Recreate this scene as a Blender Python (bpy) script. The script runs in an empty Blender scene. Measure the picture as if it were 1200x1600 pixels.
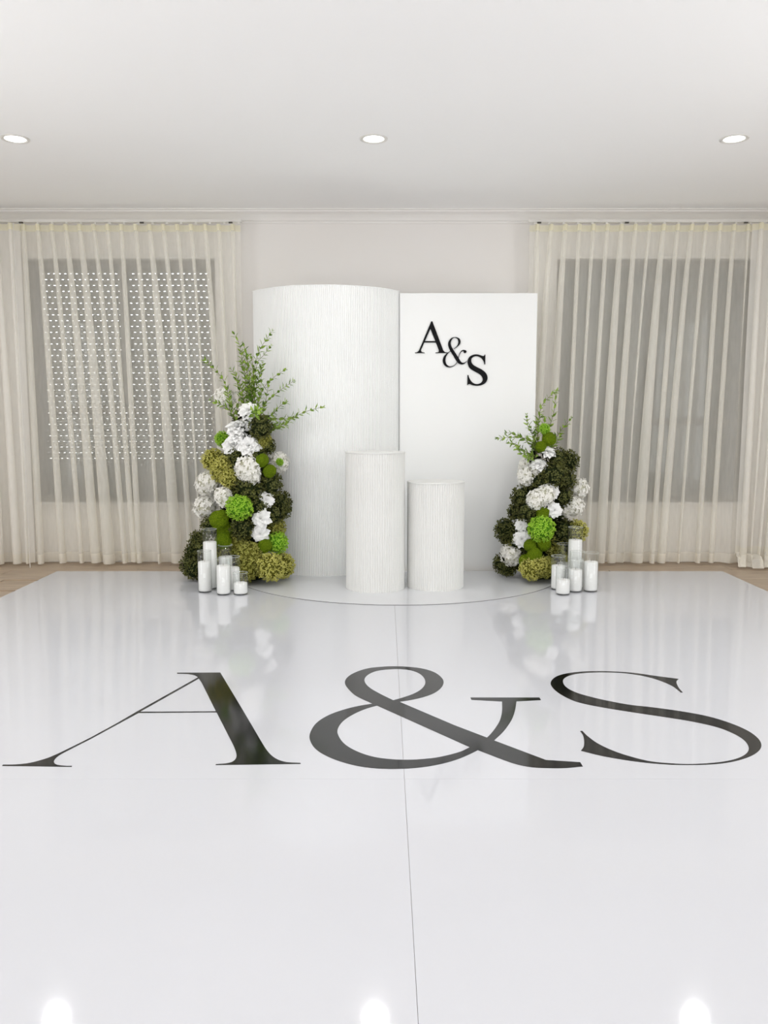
import bpy, math, random
from math import sin, cos, pi, sqrt, radians
from mathutils import Vector, Matrix, noise
from mathutils.geometry import tessellate_polygon

# ------------------------------------------------------------------ camera, world, lights, exposure
SC = bpy.context.scene
COL = SC.collection
EYE = 1.12                      # camera height above the white floor
FOC = 1300.0                    # focal length in pixels of the 1200x1600 frame
TILT = math.atan(145.0 / FOC)   # looking slightly down
cT, sT = cos(TILT), sin(TILT)

cam_d = bpy.data.cameras.new('camera')
cam_d.sensor_fit = 'VERTICAL'; cam_d.sensor_height = 36.0
cam_d.lens = FOC / 1600.0 * 36.0
cam_d.clip_start = 0.05
cam = bpy.data.objects.new('camera', cam_d); COL.objects.link(cam)
cam.location = (0, 0, EYE); cam.rotation_euler = (pi / 2 - TILT, 0, 0)
SC.camera = cam

SC.view_settings.view_transform = 'Standard'
SC.view_settings.look = 'None'
SC.view_settings.gamma = 1.0
SC.view_settings.use_curve_mapping = False
SC.view_settings.exposure = -0.10
try:
    SC.cycles.use_denoising = True
    SC.cycles.max_bounces = 14
    SC.cycles.diffuse_bounces = 7
    SC.cycles.glossy_bounces = 5
    SC.cycles.transmission_bounces = 6
    SC.cycles.transparent_max_bounces = 40
    SC.cycles.caustics_reflective = False
    SC.cycles.caustics_refractive = False
    SC.cycles.sample_clamp_indirect = 6.0
except Exception:
    pass

W = bpy.data.worlds.new('daylight'); SC.world = W; W.use_nodes = True
_nt = W.node_tree; _bg = _nt.nodes['Background']; _bg.inputs[1].default_value = 1.0
_tc = _nt.nodes.new('ShaderNodeTexCoord'); _sx = _nt.nodes.new('ShaderNodeSeparateXYZ'); _rp = _nt.nodes.new('ShaderNodeValToRGB')
_nt.links.new(_tc.outputs['Generated'], _sx.inputs[0]); _nt.links.new(_sx.outputs['Z'], _rp.inputs[0]); _nt.links.new(_rp.outputs[0], _bg.inputs[0])
_e = _rp.color_ramp.elements                      # ground and garden below the horizon, overcast sky brightening upward
_e[0].position = 0.0; _e[0].color = (3.0, 3.0, 2.9, 1); _e[1].position = 0.16; _e[1].color = (8.6, 8.8, 9.1, 1)
_m = _e.new(0.06); _m.color = (5.0, 5.0, 5.0, 1)

# room extents
WL, WR, WB, WF = -3.75, 3.75, 6.56, -4.2      # left, right, back wall plane, rear wall behind the camera
CEIL = 2.70
GROUND = -0.012                                # timber floor; the white dance floor lies on it with its top at z = 0

def area_lamp(name, loc, rot, size, size_y, power, col, shape='RECTANGLE', spread=180):
    d = bpy.data.lights.new(name, 'AREA'); d.shape = shape; d.size = size
    if shape == 'RECTANGLE': d.size_y = size_y
    d.energy = power; d.color = col; d.spread = radians(spread)
    o = bpy.data.objects.new(name, d); COL.objects.link(o)
    o.location = loc; o.rotation_euler = rot
    return o

REAR_POWER = 152.0              # added fill lamp before the solid rear wall, tilted up toward the ceiling
SPOT_POWER = 7.0               # each ceiling downlight
area_lamp('rear_fill', (0, WF + 0.25, 1.20), (radians(124), 0, 0), 6.4, 2.2, REAR_POWER, (0.93, 0.97, 1.0))
SIDE_POWER = 52.0              # added fill lamps on the unseen side walls, brightening ceiling and curtains
SIDE = (2.6, 1.35, 2.0, 1.9)   # y centre, z centre, width, height of those fill lamps
for _s in (-1, 1):
    area_lamp('side_fill', (_s * 3.735, SIDE[0], SIDE[1]), (radians(90), 0, radians(90) * _s), SIDE[2], SIDE[3], SIDE_POWER, (0.93, 0.97, 1.0))

# ------------------------------------------------------------------ helpers
def floor_pt(px, py, z=0.0):
    x = (px - 600) / FOC; v = (800 - py) / FOC
    t = (EYE - z) / (sT - v * cT)
    return Vector((x * t, (cT + v * sT) * t, z))
def at(px, py, Y):
    x = (px - 600) / FOC; v = (800 - py) / FOC
    t = Y / (cT + v * sT)
    return Vector((x * t, Y, EYE + (-sT + v * cT) * t))
def lin(c):
    c = c / 255.0
    return c / 12.92 if c <= 0.04045 else ((c + 0.055) / 1.055) ** 2.4
def rgb(r, g, b): return (lin(r), lin(g), lin(b), 1)

def mesh_obj(name, verts, faces, mat, parent=None, smooth=False, uvless=True):
    me = bpy.data.meshes.new(name); me.from_pydata([tuple(v) for v in verts], [], faces); me.update()
    if mat: me.materials.append(mat)
    if smooth:
        for p in me.polygons: p.use_smooth = True
    o = bpy.data.objects.new(name, me); COL.objects.link(o)
    if parent: o.parent = parent
    return o
def empty(name, loc=(0, 0, 0), rz=0):
    o = bpy.data.objects.new(name, None); o.empty_display_size = 0.1
    COL.objects.link(o); o.location = loc; o.rotation_euler = (0, 0, rz); return o
def tag(o, label, cat, group=None):
    o['label'] = label; o['category'] = cat
    if group: o['group'] = group
    return o
def struct(o): o['kind'] = 'structure'; return o
def share(name, me, parent, loc=(0, 0, 0), rot=(0, 0, 0), scl=(1, 1, 1)):
    o = bpy.data.objects.new(name, me); COL.objects.link(o); o.parent = parent
    o.location = loc; o.rotation_euler = rot; o.scale = scl
    return o

class MB:
    def __init__(s): s.v = []; s.f = []
    def add(s, v, f):
        n = len(s.v); s.v += [tuple(p) for p in v]; s.f += [tuple(i + n for i in q) for q in f]
    def box(s, x0, x1, y0, y1, z0, z1, b=0.0):
        if b <= 0:
            s.add([(x0,y0,z0),(x1,y0,z0),(x1,y1,z0),(x0,y1,z0),(x0,y0,z1),(x1,y0,z1),(x1,y1,z1),(x0,y1,z1)],
                  [(0,3,2,1),(4,5,6,7),(0,1,5,4),(1,2,6,5),(2,3,7,6),(3,0,4,7)])
        else:   # chamfered upright edges and top/bottom rims
            ring = []
            for z, i in ((z0, b), (z0 + b, 0), (z1 - b, 0), (z1, b)):
                X0, X1, Y0, Y1 = x0 + i, x1 - i, y0 + i, y1 - i
                ring.append([(X0+b,Y0,z),(X1-b,Y0,z),(X1,Y0+b,z),(X1,Y1-b,z),(X1-b,Y1,z),(X0+b,Y1,z),(X0,Y1-b,z),(X0,Y0+b,z)])
            v = [p for r in ring for p in r]; f = [tuple(range(7, -1, -1)), tuple(range(24, 32))]
            for k in range(3):
                for j in range(8):
                    f.append((k*8+j, k*8+(j+1)%8, (k+1)*8+(j+1)%8, (k+1)*8+j))
            s.add(v, f)
    def lathe(s, prof, n=48, c=(0, 0), close=True):
        v = []; f = []
        for r, z in prof:
            for j in range(n):
                a = 2 * pi * j / n; v.append((c[0] + r * cos(a), c[1] + r * sin(a), z))
        for k in range(len(prof) - 1):
            for j in range(n):
                f.append((k*n+j, k*n+(j+1)%n, (k+1)*n+(j+1)%n, (k+1)*n+j))
        s.add(v, f)
    def tube(s, pts, rad, n=5):
        v = []; f = []
        for i, p in enumerate(pts):
            p = Vector(p); a = Vector(pts[max(i-1, 0)]); b = Vector(pts[min(i+1, len(pts)-1)])
            t = (b - a).normalized(); u = t.orthogonal().normalized() if i == 0 else (u - t * u.dot(t)).normalized()
            w = t.cross(u); r = rad[i] if isinstance(rad, (list, tuple)) else rad
            for j in range(n):
                q = 2 * pi * j / n; v.append(p + u * r * cos(q) + w * r * sin(q))
        for i in range(len(pts) - 1):
            for j in range(n): f.append((i*n+j, i*n+(j+1)%n, (i+1)*n+(j+1)%n, (i+1)*n+j))
        f.append(tuple(range(n-1, -1, -1))); f.append(tuple((len(pts)-1)*n + j for j in range(n)))
        s.add(v, f)
    def obj(s, name, mat, parent=None, smooth=False): return mesh_obj(name, s.v, s.f, mat, parent, smooth)
    def mesh(s, name, mat, smooth=False):
        me = bpy.data.meshes.new(name); me.from_pydata(s.v, [], s.f); me.update(); me.materials.append(mat)
        if smooth:
            for p in me.polygons: p.use_smooth = True
        return me

# ------------------------------------------------------------------ materials
def mat(name, col, rough=0.6, spec=0.5, col2=None, nscale=8.0, bump=0.0, bscale=60.0, coat=0.0, sss=0.0, detail=3.0, stretch=None, lo=0.35, hi=0.65):
    m = bpy.data.materials.new(name); m.use_nodes = True; nt = m.node_tree
    b = nt.nodes['Principled BSDF']; b.inputs['Base Color'].default_value = col
    b.inputs['Roughness'].default_value = rough; b.inputs['Specular IOR Level'].default_value = spec
    b.inputs['Coat Weight'].default_value = coat; b.inputs['Coat Roughness'].default_value = 0.03
    tc = nt.nodes.new('ShaderNodeTexCoord'); src = tc.outputs['Object']
    if stretch:
        mp = nt.nodes.new('ShaderNodeMapping'); mp.inputs['Scale'].default_value = stretch
        nt.links.new(src, mp.inputs[0]); src = mp.outputs[0]
    if col2:
        n = nt.nodes.new('ShaderNodeTexNoise'); n.inputs['Scale'].default_value = nscale; n.inputs['Detail'].default_value = detail
        nt.links.new(src, n.inputs['Vector'])
        r = nt.nodes.new('ShaderNodeValToRGB'); r.color_ramp.elements[0].color = col; r.color_ramp.elements[1].color = col2
        r.color_ramp.elements[0].position = lo; r.color_ramp.elements[1].position = hi
        nt.links.new(n.outputs['Fac'], r.inputs[0]); nt.links.new(r.outputs[0], b.inputs['Base Color'])
    if bump > 0:
        n = nt.nodes.new('ShaderNodeTexNoise'); n.inputs['Scale'].default_value = bscale; n.inputs['Detail'].default_value = 3
        nt.links.new(src, n.inputs['Vector'])
        bp = nt.nodes.new('ShaderNodeBump'); bp.inputs['Strength'].default_value = bump; bp.inputs['Distance'].default_value = 0.01
        nt.links.new(n.outputs['Fac'], bp.inputs['Height']); nt.links.new(bp.outputs[0], b.inputs['Normal'])
    return m

M = {}
M['ceiling'] = mat('ceiling_paint', rgb(250, 250, 250), 0.9, 0.2, rgb(251, 251, 251), 1.5, 0.03, 120)
M['wall'] = mat('wall_paint', rgb(233, 230, 226), 0.85, 0.25, rgb(235, 232, 229), 1.2, 0.03, 150)
M['trim'] = mat('trim_paint', rgb(234, 232, 229), 0.5, 0.4, rgb(232, 229, 226), 3)
M['gloss_white'] = mat('gloss_white_floor_vinyl', rgb(204, 205, 210), 0.06, 0.5, rgb(202, 203, 208), 0.7, 0.012, 5.0)
M['disc_white'] = mat('satin_white_plinth', rgb(210, 211, 214), 0.12, 0.5, rgb(208, 209, 212), 1.0, 0.01, 6)
M['gloss_black'] = mat('gloss_black_vinyl', rgb(10, 10, 14), 0.09, 0.42, rgb(13, 13, 17), 2, 0.01, 6)
M['matte_white'] = mat('backdrop_white_paint', rgb(236, 237, 236), 0.55, 0.3, rgb(234, 235, 234), 2, 0.02, 200)
M['ped_white'] = mat('pedestal_warm_white_paint', rgb(224, 224, 221), 0.6, 0.3, rgb(221, 221, 218), 3, 0.02, 200)
M['letter_black'] = mat('acrylic_black', rgb(5, 5, 8), 0.5, 0.15, rgb(7, 7, 10), 4)
M['alu'] = mat('white_metal', rgb(225, 223, 218), 0.35, 0.5, rgb(215, 213, 208), 6)
M['darkmetal'] = mat('dark_metal', rgb(60, 58, 54), 0.4, 0.5, rgb(75, 72, 66), 12)
M['frame'] = mat('window_frame_grey', rgb(112, 108, 103), 0.5, 0.4, rgb(120, 116, 110), 5)
M['slat'] = mat('roller_shutter_grey', rgb(120, 118, 114), 0.5, 0.4, rgb(132, 129, 124), 4)
M['wood'] = mat('pale_oak', rgb(188, 170, 148), 0.35, 0.4, rgb(158, 138, 118), 3.0, 0.05, 40, stretch=(1.2, 14, 14), detail=6)
M['wax'] = mat('white_wax', rgb(246, 245, 243), 0.55, 0.4, rgb(242, 241, 239), 20, 0.1, 500)
M['wick'] = mat('wick_cotton', rgb(190, 182, 168), 0.8, 0.2, rgb(120, 112, 100), 200)
M['petal_white'] = mat('white_petals', rgb(248, 248, 247), 0.6, 0.3, rgb(241, 241, 239), 25)
M['hyd_white'] = mat('white_hydrangea_petals', rgb(247, 246, 242), 0.6, 0.3, rgb(236, 234, 227), 6)
M['lime'] = mat('lime_petals', rgb(118, 172, 18), 0.55, 0.3, rgb(192, 222, 86), 14)
M['olive'] = mat('olive_petals', rgb(148, 146, 42), 0.65, 0.3, rgb(236, 232, 146), 14)
M['olive_mid'] = mat('mid_olive_petals', rgb(112, 114, 36), 0.65, 0.3, rgb(204, 202, 112), 14)
M['dark'] = mat('dark_green_petals', rgb(36, 44, 14), 0.6, 0.35, rgb(110, 112, 52), 12)
M['moss'] = mat('moss_green', rgb(84, 112, 10), 0.95, 0.1, rgb(134, 158, 28), 9, 0.9, 60)
def translucent(m, col, f):
    nt = m.node_tree; out = nt.nodes['Material Output']; b = nt.nodes['Principled BSDF']
    t = nt.nodes.new('ShaderNodeBsdfTranslucent'); t.inputs[0].default_value = col
    x = nt.nodes.new('ShaderNodeMixShader'); x.inputs[0].default_value = f
    nt.links.new(b.outputs[0], x.inputs[1]); nt.links.new(t.outputs[0], x.inputs[2]); nt.links.new(x.outputs[0], out.inputs[0])
translucent(M['petal_white'], rgb(250, 250, 248), 0.08); translucent(M['hyd_white'], rgb(248, 247, 243), 0.25)
translucent(M['lime'], rgb(170, 220, 60), 0.25); translucent(M['olive'], rgb(205, 202, 90), 0.22); translucent(M['olive_mid'], rgb(170, 168, 70), 0.2)
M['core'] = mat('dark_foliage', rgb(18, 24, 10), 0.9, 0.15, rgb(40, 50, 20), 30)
M['stem'] = mat('branch_stem', rgb(96, 100, 62), 0.6, 0.3, rgb(120, 112, 80), 30)
M['leaf'] = mat('branch_leaf', rgb(74, 108, 22), 0.5, 0.35, rgb(156, 184, 76), 22)

def sheer(name, col, alpha, weave=900.0):
    """thin woven voile: part open weave, part diffusing threads; a slanting look passes more threads"""
    m = bpy.data.materials.new(name); m.use_nodes = True; nt = m.node_tree; nt.nodes.clear()
    out = nt.nodes.new('ShaderNodeOutputMaterial'); tr = nt.nodes.new('ShaderNodeBsdfTransparent')
    di = nt.nodes.new('ShaderNodeBsdfDiffuse'); tl = nt.nodes.new('ShaderNodeBsdfTranslucent')
    di.inputs[0].default_value = col; tl.inputs[0].default_value = col
    mx = nt.nodes.new('ShaderNodeMixShader'); mx.inputs[0].default_value = 0.35
    nt.links.new(di.outputs[0], mx.inputs[1]); nt.links.new(tl.outputs[0], mx.inputs[2])
    lw = nt.nodes.new('ShaderNodeLayerWeight'); lw.inputs['Blend'].default_value = 0.5
    pw = nt.nodes.new('ShaderNodeMath'); pw.operation = 'POWER'; pw.inputs[1].default_value = 2.2
    nt.links.new(lw.outputs['Facing'], pw.inputs[0])
    tc = nt.nodes.new('ShaderNodeTexCoord'); nz = nt.nodes.new('ShaderNodeTexNoise'); nz.inputs['Scale'].default_value = 60
    mp = nt.nodes.new('ShaderNodeMapping'); mp.inputs['Scale'].default_value = (1, 1, 0.15)
    nt.links.new(tc.outputs['Object'], mp.inputs[0]); nt.links.new(mp.outputs[0], nz.inputs['Vector'])
    a = nt.nodes.new('ShaderNodeMath'); a.operation = 'MULTIPLY_ADD'; a.inputs[1].default_value = 0.10; a.inputs[2].default_value = alpha - 0.05
    nt.links.new(nz.outputs['Fac'], a.inputs[0])
    ml = nt.nodes.new('ShaderNodeMath'); ml.operation = 'MULTIPLY_ADD'; ml.inputs[1].default_value = (1 - alpha) * 0.85; ml.use_clamp = True
    nt.links.new(pw.outputs[0], ml.inputs[0]); nt.links.new(a.outputs[0], ml.inputs[2])
    m2 = nt.nodes.new('ShaderNodeMixShader')
    nt.links.new(ml.outputs[0], m2.inputs[0]); nt.links.new(tr.outputs[0], m2.inputs[1]); nt.links.new(mx.outputs[0], m2.inputs[2])
    nt.links.new(m2.outputs[0], out.inputs[0])
    return m
M['voile'] = sheer('sheer_voile', rgb(249, 247, 240), 0.50)
M['voile_dense'] = sheer('sheer_voile_gathered', rgb(249, 247, 242), 0.72)
M['tape'] = sheer('curtain_heading_tape', rgb(247, 243, 222), 0.86)
M['hem'] = sheer('curtain_hem', rgb(248, 245, 236), 0.74)

def glass(name, tint=(0.97, 0.985, 0.98, 1), edge=0.5):
    m = bpy.data.materials.new(name); m.use_nodes = True; nt = m.node_tree; nt.nodes.clear()
    out = nt.nodes.new('ShaderNodeOutputMaterial'); tr = nt.nodes.new('ShaderNodeBsdfTransparent'); tr.inputs[0].default_value = tint
    gl = nt.nodes.new('ShaderNodeBsdfGlossy'); gl.inputs['Roughness'].default_value = 0.02
    lw = nt.nodes.new('ShaderNodeLayerWeight'); lw.inputs['Blend'].default_value = 0.5
    pw = nt.nodes.new('ShaderNodeMath'); pw.operation = 'POWER'; pw.inputs[1].default_value = 4.5; nt.links.new(lw.outputs['Facing'], pw.inputs[0])
    fr = nt.nodes.new('ShaderNodeMath'); fr.operation = 'MULTIPLY_ADD'; fr.inputs[1].default_value = edge; fr.inputs[2].default_value = 0.035; nt.links.new(pw.outputs[0], fr.inputs[0])
    mx = nt.nodes.new('ShaderNodeMixShader')
    nt.links.new(fr.outputs[0], mx.inputs[0]); nt.links.new(tr.outputs[0], mx.inputs[1]); nt.links.new(gl.outputs[0], mx.inputs[2])
    nt.links.new(mx.outputs[0], out.inputs[0]); return m
M['glass'] = glass('clear_glass')
M['vase'] = glass('vase_glass', (0.985, 0.99, 0.988, 1), 0.35)
def emit(name, col, s):
    m = bpy.data.materials.new(name); m.use_nodes = True; nt = m.node_tree; nt.nodes.clear()
    out = nt.nodes.new('ShaderNodeOutputMaterial'); e = nt.nodes.new('ShaderNodeEmission')
    e.inputs[0].default_value = col; e.inputs[1].default_value = s
    nt.links.new(e.outputs[0], out.inputs[0]); return m
M['lens'] = emit('downlight_lens', (1, 0.98, 0.95, 1), 6.0)

# ------------------------------------------------------------------ room shell
WIN = [(-2.765, -1.300), (1.330, 2.850)]
WZ0, WZ1 = 0.46, 2.345
T = 0.22
b = MB()
b.box(WL - 0.1, WIN[0][0], WB, WB + T, GROUND, CEIL); b.box(WIN[0][1], WIN[1][0], WB, WB + T, GROUND, CEIL)
b.box(WIN[1][1], WR + 0.1, WB, WB + T, GROUND, CEIL)
for a, c in WIN:
    b.box(a, c, WB, WB + T, GROUND, WZ0); b.box(a, c, WB, WB + T, WZ1, CEIL)
struct(b.obj('wall_back', M['wall']))
b = MB(); b.box(WL - 0.1, WL, WF, WB, GROUND, CEIL); struct(b.obj('wall_left', M['wall']))
b = MB(); b.box(WR, WR + 0.1, WF, WB, GROUND, CEIL); struct(b.obj('wall_right', M['wall']))
b = MB(); b.box(WL - 0.1, WR + 0.1, WF - 0.1, WF, GROUND, CEIL); struct(b.obj('wall_front', M['wall']))
b = MB(); b.box(WL - 0.1, WR + 0.1, WF - 0.1, WB + T, CEIL, CEIL + 0.1); struct(b.obj('ceiling', M['ceiling']))
# floor slab with its timber planks where they can be seen
b = MB(); b.box(WL - 0.1, WR + 0.1, WF - 0.1, WB + T, GROUND - 0.1, GROUND - 0.006); fl = struct(b.obj('floor', M['wood']))
rnd = random.Random(4)
pm = []
for k in range(3):
    p = MB(); p.box(-0.75, 0.75, -0.0915, 0.0915, -0.006, 0, 0.0012)
    pm.append(p.mesh('plank', M['wood']))
y = WB - 0.0925; row = 0
while y > 1.5:
    x = WL + rnd.uniform(-1.2, 0.0)
    while x < WR:
        cx = x + 0.75
        if not (-2.2 < cx < 2.2 and y < 5.9):
            a0, a1 = max(x, WL), min(x + 1.5, WR)
            if a1 - a0 > 0.05:
                sx = (a1 - a0 - 0.002) / 1.5
                share('plank', pm[rnd.randrange(3)], fl, ((a0 + a1) / 2, y, GROUND), (0, 0, 0), (sx, 1, 1))
        x += 1.5
    y -= 0.185; row += 1
# cornice mouldings: stepped cove along the back wall and the side walls
prof = [(0, 0), (0, -0.095), (0.008, -0.095), (0.010, -0.080), (0.018, -0.076), (0.024, -0.058), (0.040, -0.036), (0.058, -0.024), (0.066, -0.022), (0.068, -0.010), (0.080, -0.008), (0.080, 0)]
def cornice(name, p0, p1, nrm):
    p0, p1, nrm = Vector(p0), Vector(p1), Vector(nrm); v = []; n = len(prof)
    for p in (p0, p1):
        for d, z in prof: v.append(p + nrm * d + Vector((0, 0, z)))
    f = [(i, (i + 1) % n, n + (i + 1) % n, n + i) for i in range(n)] + [tuple(range(n)), tuple(range(2*n-1, n-1, -1))]
    return struct(mesh_obj(name, v, f, M['trim']))
cornice('trim_1', (WL, WB, CEIL), (WR, WB, CEIL), (0, -1, 0))
cornice('trim_2', (WL, WF, CEIL), (WL, WB, CEIL), (1, 0, 0))
cornice('trim_3', (WR, WF, CEIL), (WR, WB, CEIL), (-1, 0, 0))
def skirt(name, x0, x1, y0, y1):
    s = MB(); s.box(x0, x1, y0, y1, GROUND, 0.085, 0.003); struct(s.obj(name, M['trim']))
skirt('baseboard_back', WL + 0.015, WR - 0.015, WB - 0.014, WB)
skirt('baseboard_left', WL, WL + 0.014, WF, WB)
skirt('baseboard_right', WR - 0.014, WR, WF, WB)

# windows: grey frame, two sashes over a fixed lower light, roller shutter outside
PITCH = 0.0455
def slat_mesh(kind, w):
    m_ = MB(); hw = w / 2; g = PITCH - 0.0056
    def strip(x0, x1, z0, z1):
        n = 4; v = []; f = []
        for i in range(n + 1):
            t = i / n; z = z0 + (z1 - z0) * t; bow = -0.008 * sin(pi * min(max((z + PITCH) / g, 0), 1))
            v += [(x0, bow, z), (x1, bow, z), (x0, bow + 0.004, z), (x1, bow + 0.004, z)]
        for i in range(n):
            a = i * 4; f += [(a, a+1, a+5, a+4), (a+3, a+2, a+6, a+7)]
        m_.add(v, f)
    strip(-hw, hw, -PITCH, -PITCH + g)
    if kind == 'plain': m_.box(-hw, hw, 0.0, 0.004, -PITCH + g, 0)
    else:
        per = 0.0445; sl = 0.0165; x = -hw + (0.012 if kind == 'slot_a' else 0.034); last = -hw
        while x + sl < hw - 0.01:
            m_.box(last, x, 0.0, 0.004, -PITCH + g, 0); last = x + sl; x += per
        m_.box(last, hw, 0.0, 0.004, -PITCH + g, 0)
    return m_.mesh('shutter_slat', M['slat'])
for wi, (a, c) in enumerate(WIN):
    win = struct(empty('window_%d' % (wi + 1), ((a + c) / 2, WB + 0.1, WZ0)))
    w = c - a; hw = w / 2; H = WZ1 - WZ0; zt = (1.19 if wi == 0 else 1.10) - WZ0
    f = MB(); fw = 0.06
    f.box(-hw, -hw + fw, -0.03, 0.03, 0, H); f.box(hw - fw, hw, -0.03, 0.03, 0, H)
    f.box(-hw + fw, hw - fw, -0.03, 0.03, H - fw, H); f.box(-hw + fw, hw - fw, -0.03, 0.03, 0, fw)
    f.obj('window_frame', M['frame'], win)
    f = MB(); f.box(-0.03, 0.03, -0.028, 0.028, zt + 0.03, H - fw); f.obj('mullion', M['frame'], win)
    f = MB(); th_ = 0.012 if wi == 0 else 0.03; f.box(-hw + fw, hw - fw, -0.032, 0.032, zt - th_, zt + th_); f.obj('transom', M['frame'], win)
    for x0, x1, z0, z1 in ((-hw + fw, -0.03, zt + 0.03, H - fw), (0.03, hw - fw, zt + 0.03, H - fw), (-hw + fw, hw - fw, fw, zt - 0.03)):
        f = MB(); f.box(x0, x1, -0.004, 0.004, z0, z1); f.obj('pane', M['glass'], win)
    f = MB(); f.box(-hw - 0.0, hw + 0.0, -0.135, -0.03, -0.012, 0.006, 0.002); f.obj('window_sill', M['trim'], win)
    for s in (-1, 1):
        f = MB(); f.box(min(s*hw, s*(hw-0.05)), max(s*hw, s*(hw-0.05)), 0.05, 0.10, 0, H); f.obj('shutter_guide', M['frame'], win)
    meshes = {k: slat_mesh(k, w - 0.06) for k in ('plain', 'slot_a', 'slot_b')}
    z = H - 0.035; k = 0
    f = MB(); f.box(-hw, hw, 0.05, 0.11, H - 0.035, H); f.obj('shutter_box', M['frame'], win)
    while z - PITCH > 0:
        slotted = wi == 0 and k < 34
        kind = ('slot_a', 'slot_b')[k % 2] if slotted else 'plain'
        share('shutter_slat', meshes[kind], win, (0, 0.075, z)); z -= PITCH; k += 1
    f = MB(); f.box(-hw + 0.03, hw - 0.03, 0.065, 0.085, 0, z); f.obj('shutter_bottom_bar', M['frame'], win)

for wi, sd in ((3, -1), (4, 1)):  # invented window frames around the two side fill lamps, out of view
    win = struct(empty('window_%d' % wi, (sd * 3.75, SIDE[0], SIDE[1] - SIDE[3] / 2)))
    f = MB(); hw, H = SIDE[2] / 2, SIDE[3]; x0, x1 = (0.0, 0.04) if sd < 0 else (-0.04, 0.0)
    f.box(x0, x1, -hw - 0.06, -hw, -0.06, H + 0.06); f.box(x0, x1, hw, hw + 0.06, -0.06, H + 0.06)
    f.box(x0, x1, -hw, hw, -0.06, 0); f.box(x0, x1, -hw, hw, H, H + 0.06); f.box(x0, x1, -0.025, 0.025, 0, H)
    f.obj('window_frame', M['frame'], win)

# ------------------------------------------------------------------ downlights
def downlight(x, y, label, group=None, seen=True):
    t = empty('downlight', (x, y, CEIL)); tag(t, label, 'ceiling light', group)
    r = MB(); r.lathe([(0.058, 0.0), (0.058, -0.003), (0.072, -0.006), (0.079, -0.004), (0.080, 0.0)], 40)
    r.obj('trim_ring', M['alu'], t, True)
    l = MB(); l.lathe([(0.0005, -0.0015), (0.058, -0.0015)], 40); l.obj('lens', M['lens'], t)
    lamp = area_lamp('lamp', (0, 0, -0.010), (0, 0, 0), 0.11, 0, SPOT_POWER, (1.0, 0.99, 0.975), 'DISK', 170); lamp.parent = t
DLX = (-2.09, -0.058, 1.985)
names = ['left', 'middle', 'right']
downlight(DLX[0], 4.92, 'round recessed ceiling downlight cut by the left edge of the picture')
downlight(DLX[1], 4.92, 'round recessed ceiling downlight above the ribbed backdrop, middle of the row')
downlight(DLX[2], 4.92, 'round recessed ceiling downlight toward the right wall above the curtain')
for yy in (2.6, 0.3, -2.0):
    for x in DLX: downlight(x, yy, 'recessed ceiling downlight in the rows behind the camera', 'ceiling downlights behind the viewer')

# ------------------------------------------------------------------ curtains
def curtain(px_x0, px_x1, label, seed, m_body, lean=0.0, pitch=0.107, puddle=0.0, zb=0.012, yc=6.40, amp=0.026, name='sheer_curtain'):
    rr = random.Random(seed); Wd = px_x1 - px_x0; n = max(2, round(Wd / pitch)); p = Wd / n
    ztop = 2.562; t = empty(name, (px_x0, yc, 0)); tag(t, label, 'curtain')
    gain = [rr.choice((0.25, 0.6, 1.0, 1.7, 2.5)) for _ in range(n + 3)]
    drift = [rr.uniform(-1, 1) for _ in range(n + 3)]
    def interp(arr, u):
        i = int(u); f_ = u - i; f_ = f_ * f_ * (3 - 2 * f_); return arr[i] * (1 - f_) + arr[min(i + 1, len(arr) - 1)] * f_
    SP = 16
    def point(u, v, off=0.0):
        ph = 2 * pi * u; s_ = v ** 0.8
        A = amp * (1 + (interp(gain, u) - 1) * s_ * 0.85) * (1 + 0.35 * s_)
        edge = min(1.0, u / 2.0, (n - u) / 2.0); edge = max(edge, 0)
        kk = 0.35 * (1 - 0.3 * s_) * (1 + (interp(gain, u) - 0.9) * s_ * 1.0)
        x = p * u + kk * p * sin(ph) + edge * (lean * s_ + 0.055 * s_ * interp(drift, u))
        y_ = A * cos(ph) + 0.008 * s_ * noise.noise(Vector((u * 0.9, v * 4, seed)))
        return x, y_ + off
    def sheet(pname, v0, v1, rows, m_, off=0.0):
        V = []; F = []; nu = n * SP
        for r in range(rows + 1):
            v = v0 + (v1 - v0) * r / rows
            for i in range(nu + 1):
                u = i / SP; x, y_ = point(u, v, off)
                z = ztop + (zb - ztop) * v
                if v > 0.97: z += 0.010 * noise.noise(Vector((u * 0.8, 0, seed)))
                V.append((x, y_, z))
        for r in range(rows):
            for i in range(nu):
                a_ = r * (nu + 1) + i; F.append((a_, a_ + 1, a_ + nu + 2, a_ + nu + 1))
        return mesh_obj(pname, V, F, m_, t, True)
    hh = 0.047 / 2.55; hm = 1 - 0.075 / 2.55
    sheet('heading_tape', 0, hh, 1, M['tape']); sheet('fabric', hh, hm, 26, m_body); sheet('hem', hm, 1.0, 2, M['hem'])
    if puddle > 0:
        V = []; F = []; nu = n * SP; rows = 10
        for r in range(rows + 1):
            q = r / rows
            for i in range(nu + 1):
                u = i / SP; x, y_ = point(u, 1.0)
                z = 0.006 + (zb - 0.006) * (1 - q) + 0.06 * sin(pi * min(q * 1.15, 1)) * max(0.0, 0.5 + 1.3 * noise.noise(Vector((u * 1.1, q * 3.0, 3.1)))) 
                V.append((x - 0.05 * q, y_ * (1 - 0.6 * q) - puddle * q * (0.8 + 0.5 * noise.noise(Vector((u * 0.7, 1, 9)))), max(z, -0.006)))
        for r in range(rows):
            for i in range(nu):
                a_ = r * (nu + 1) + i; F.append((a_, a_ + 1, a_ + nu + 2, a_ + nu + 1))
        mesh_obj('trailing_fabric', V, F, M['hem'], t, True)
    return t
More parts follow.
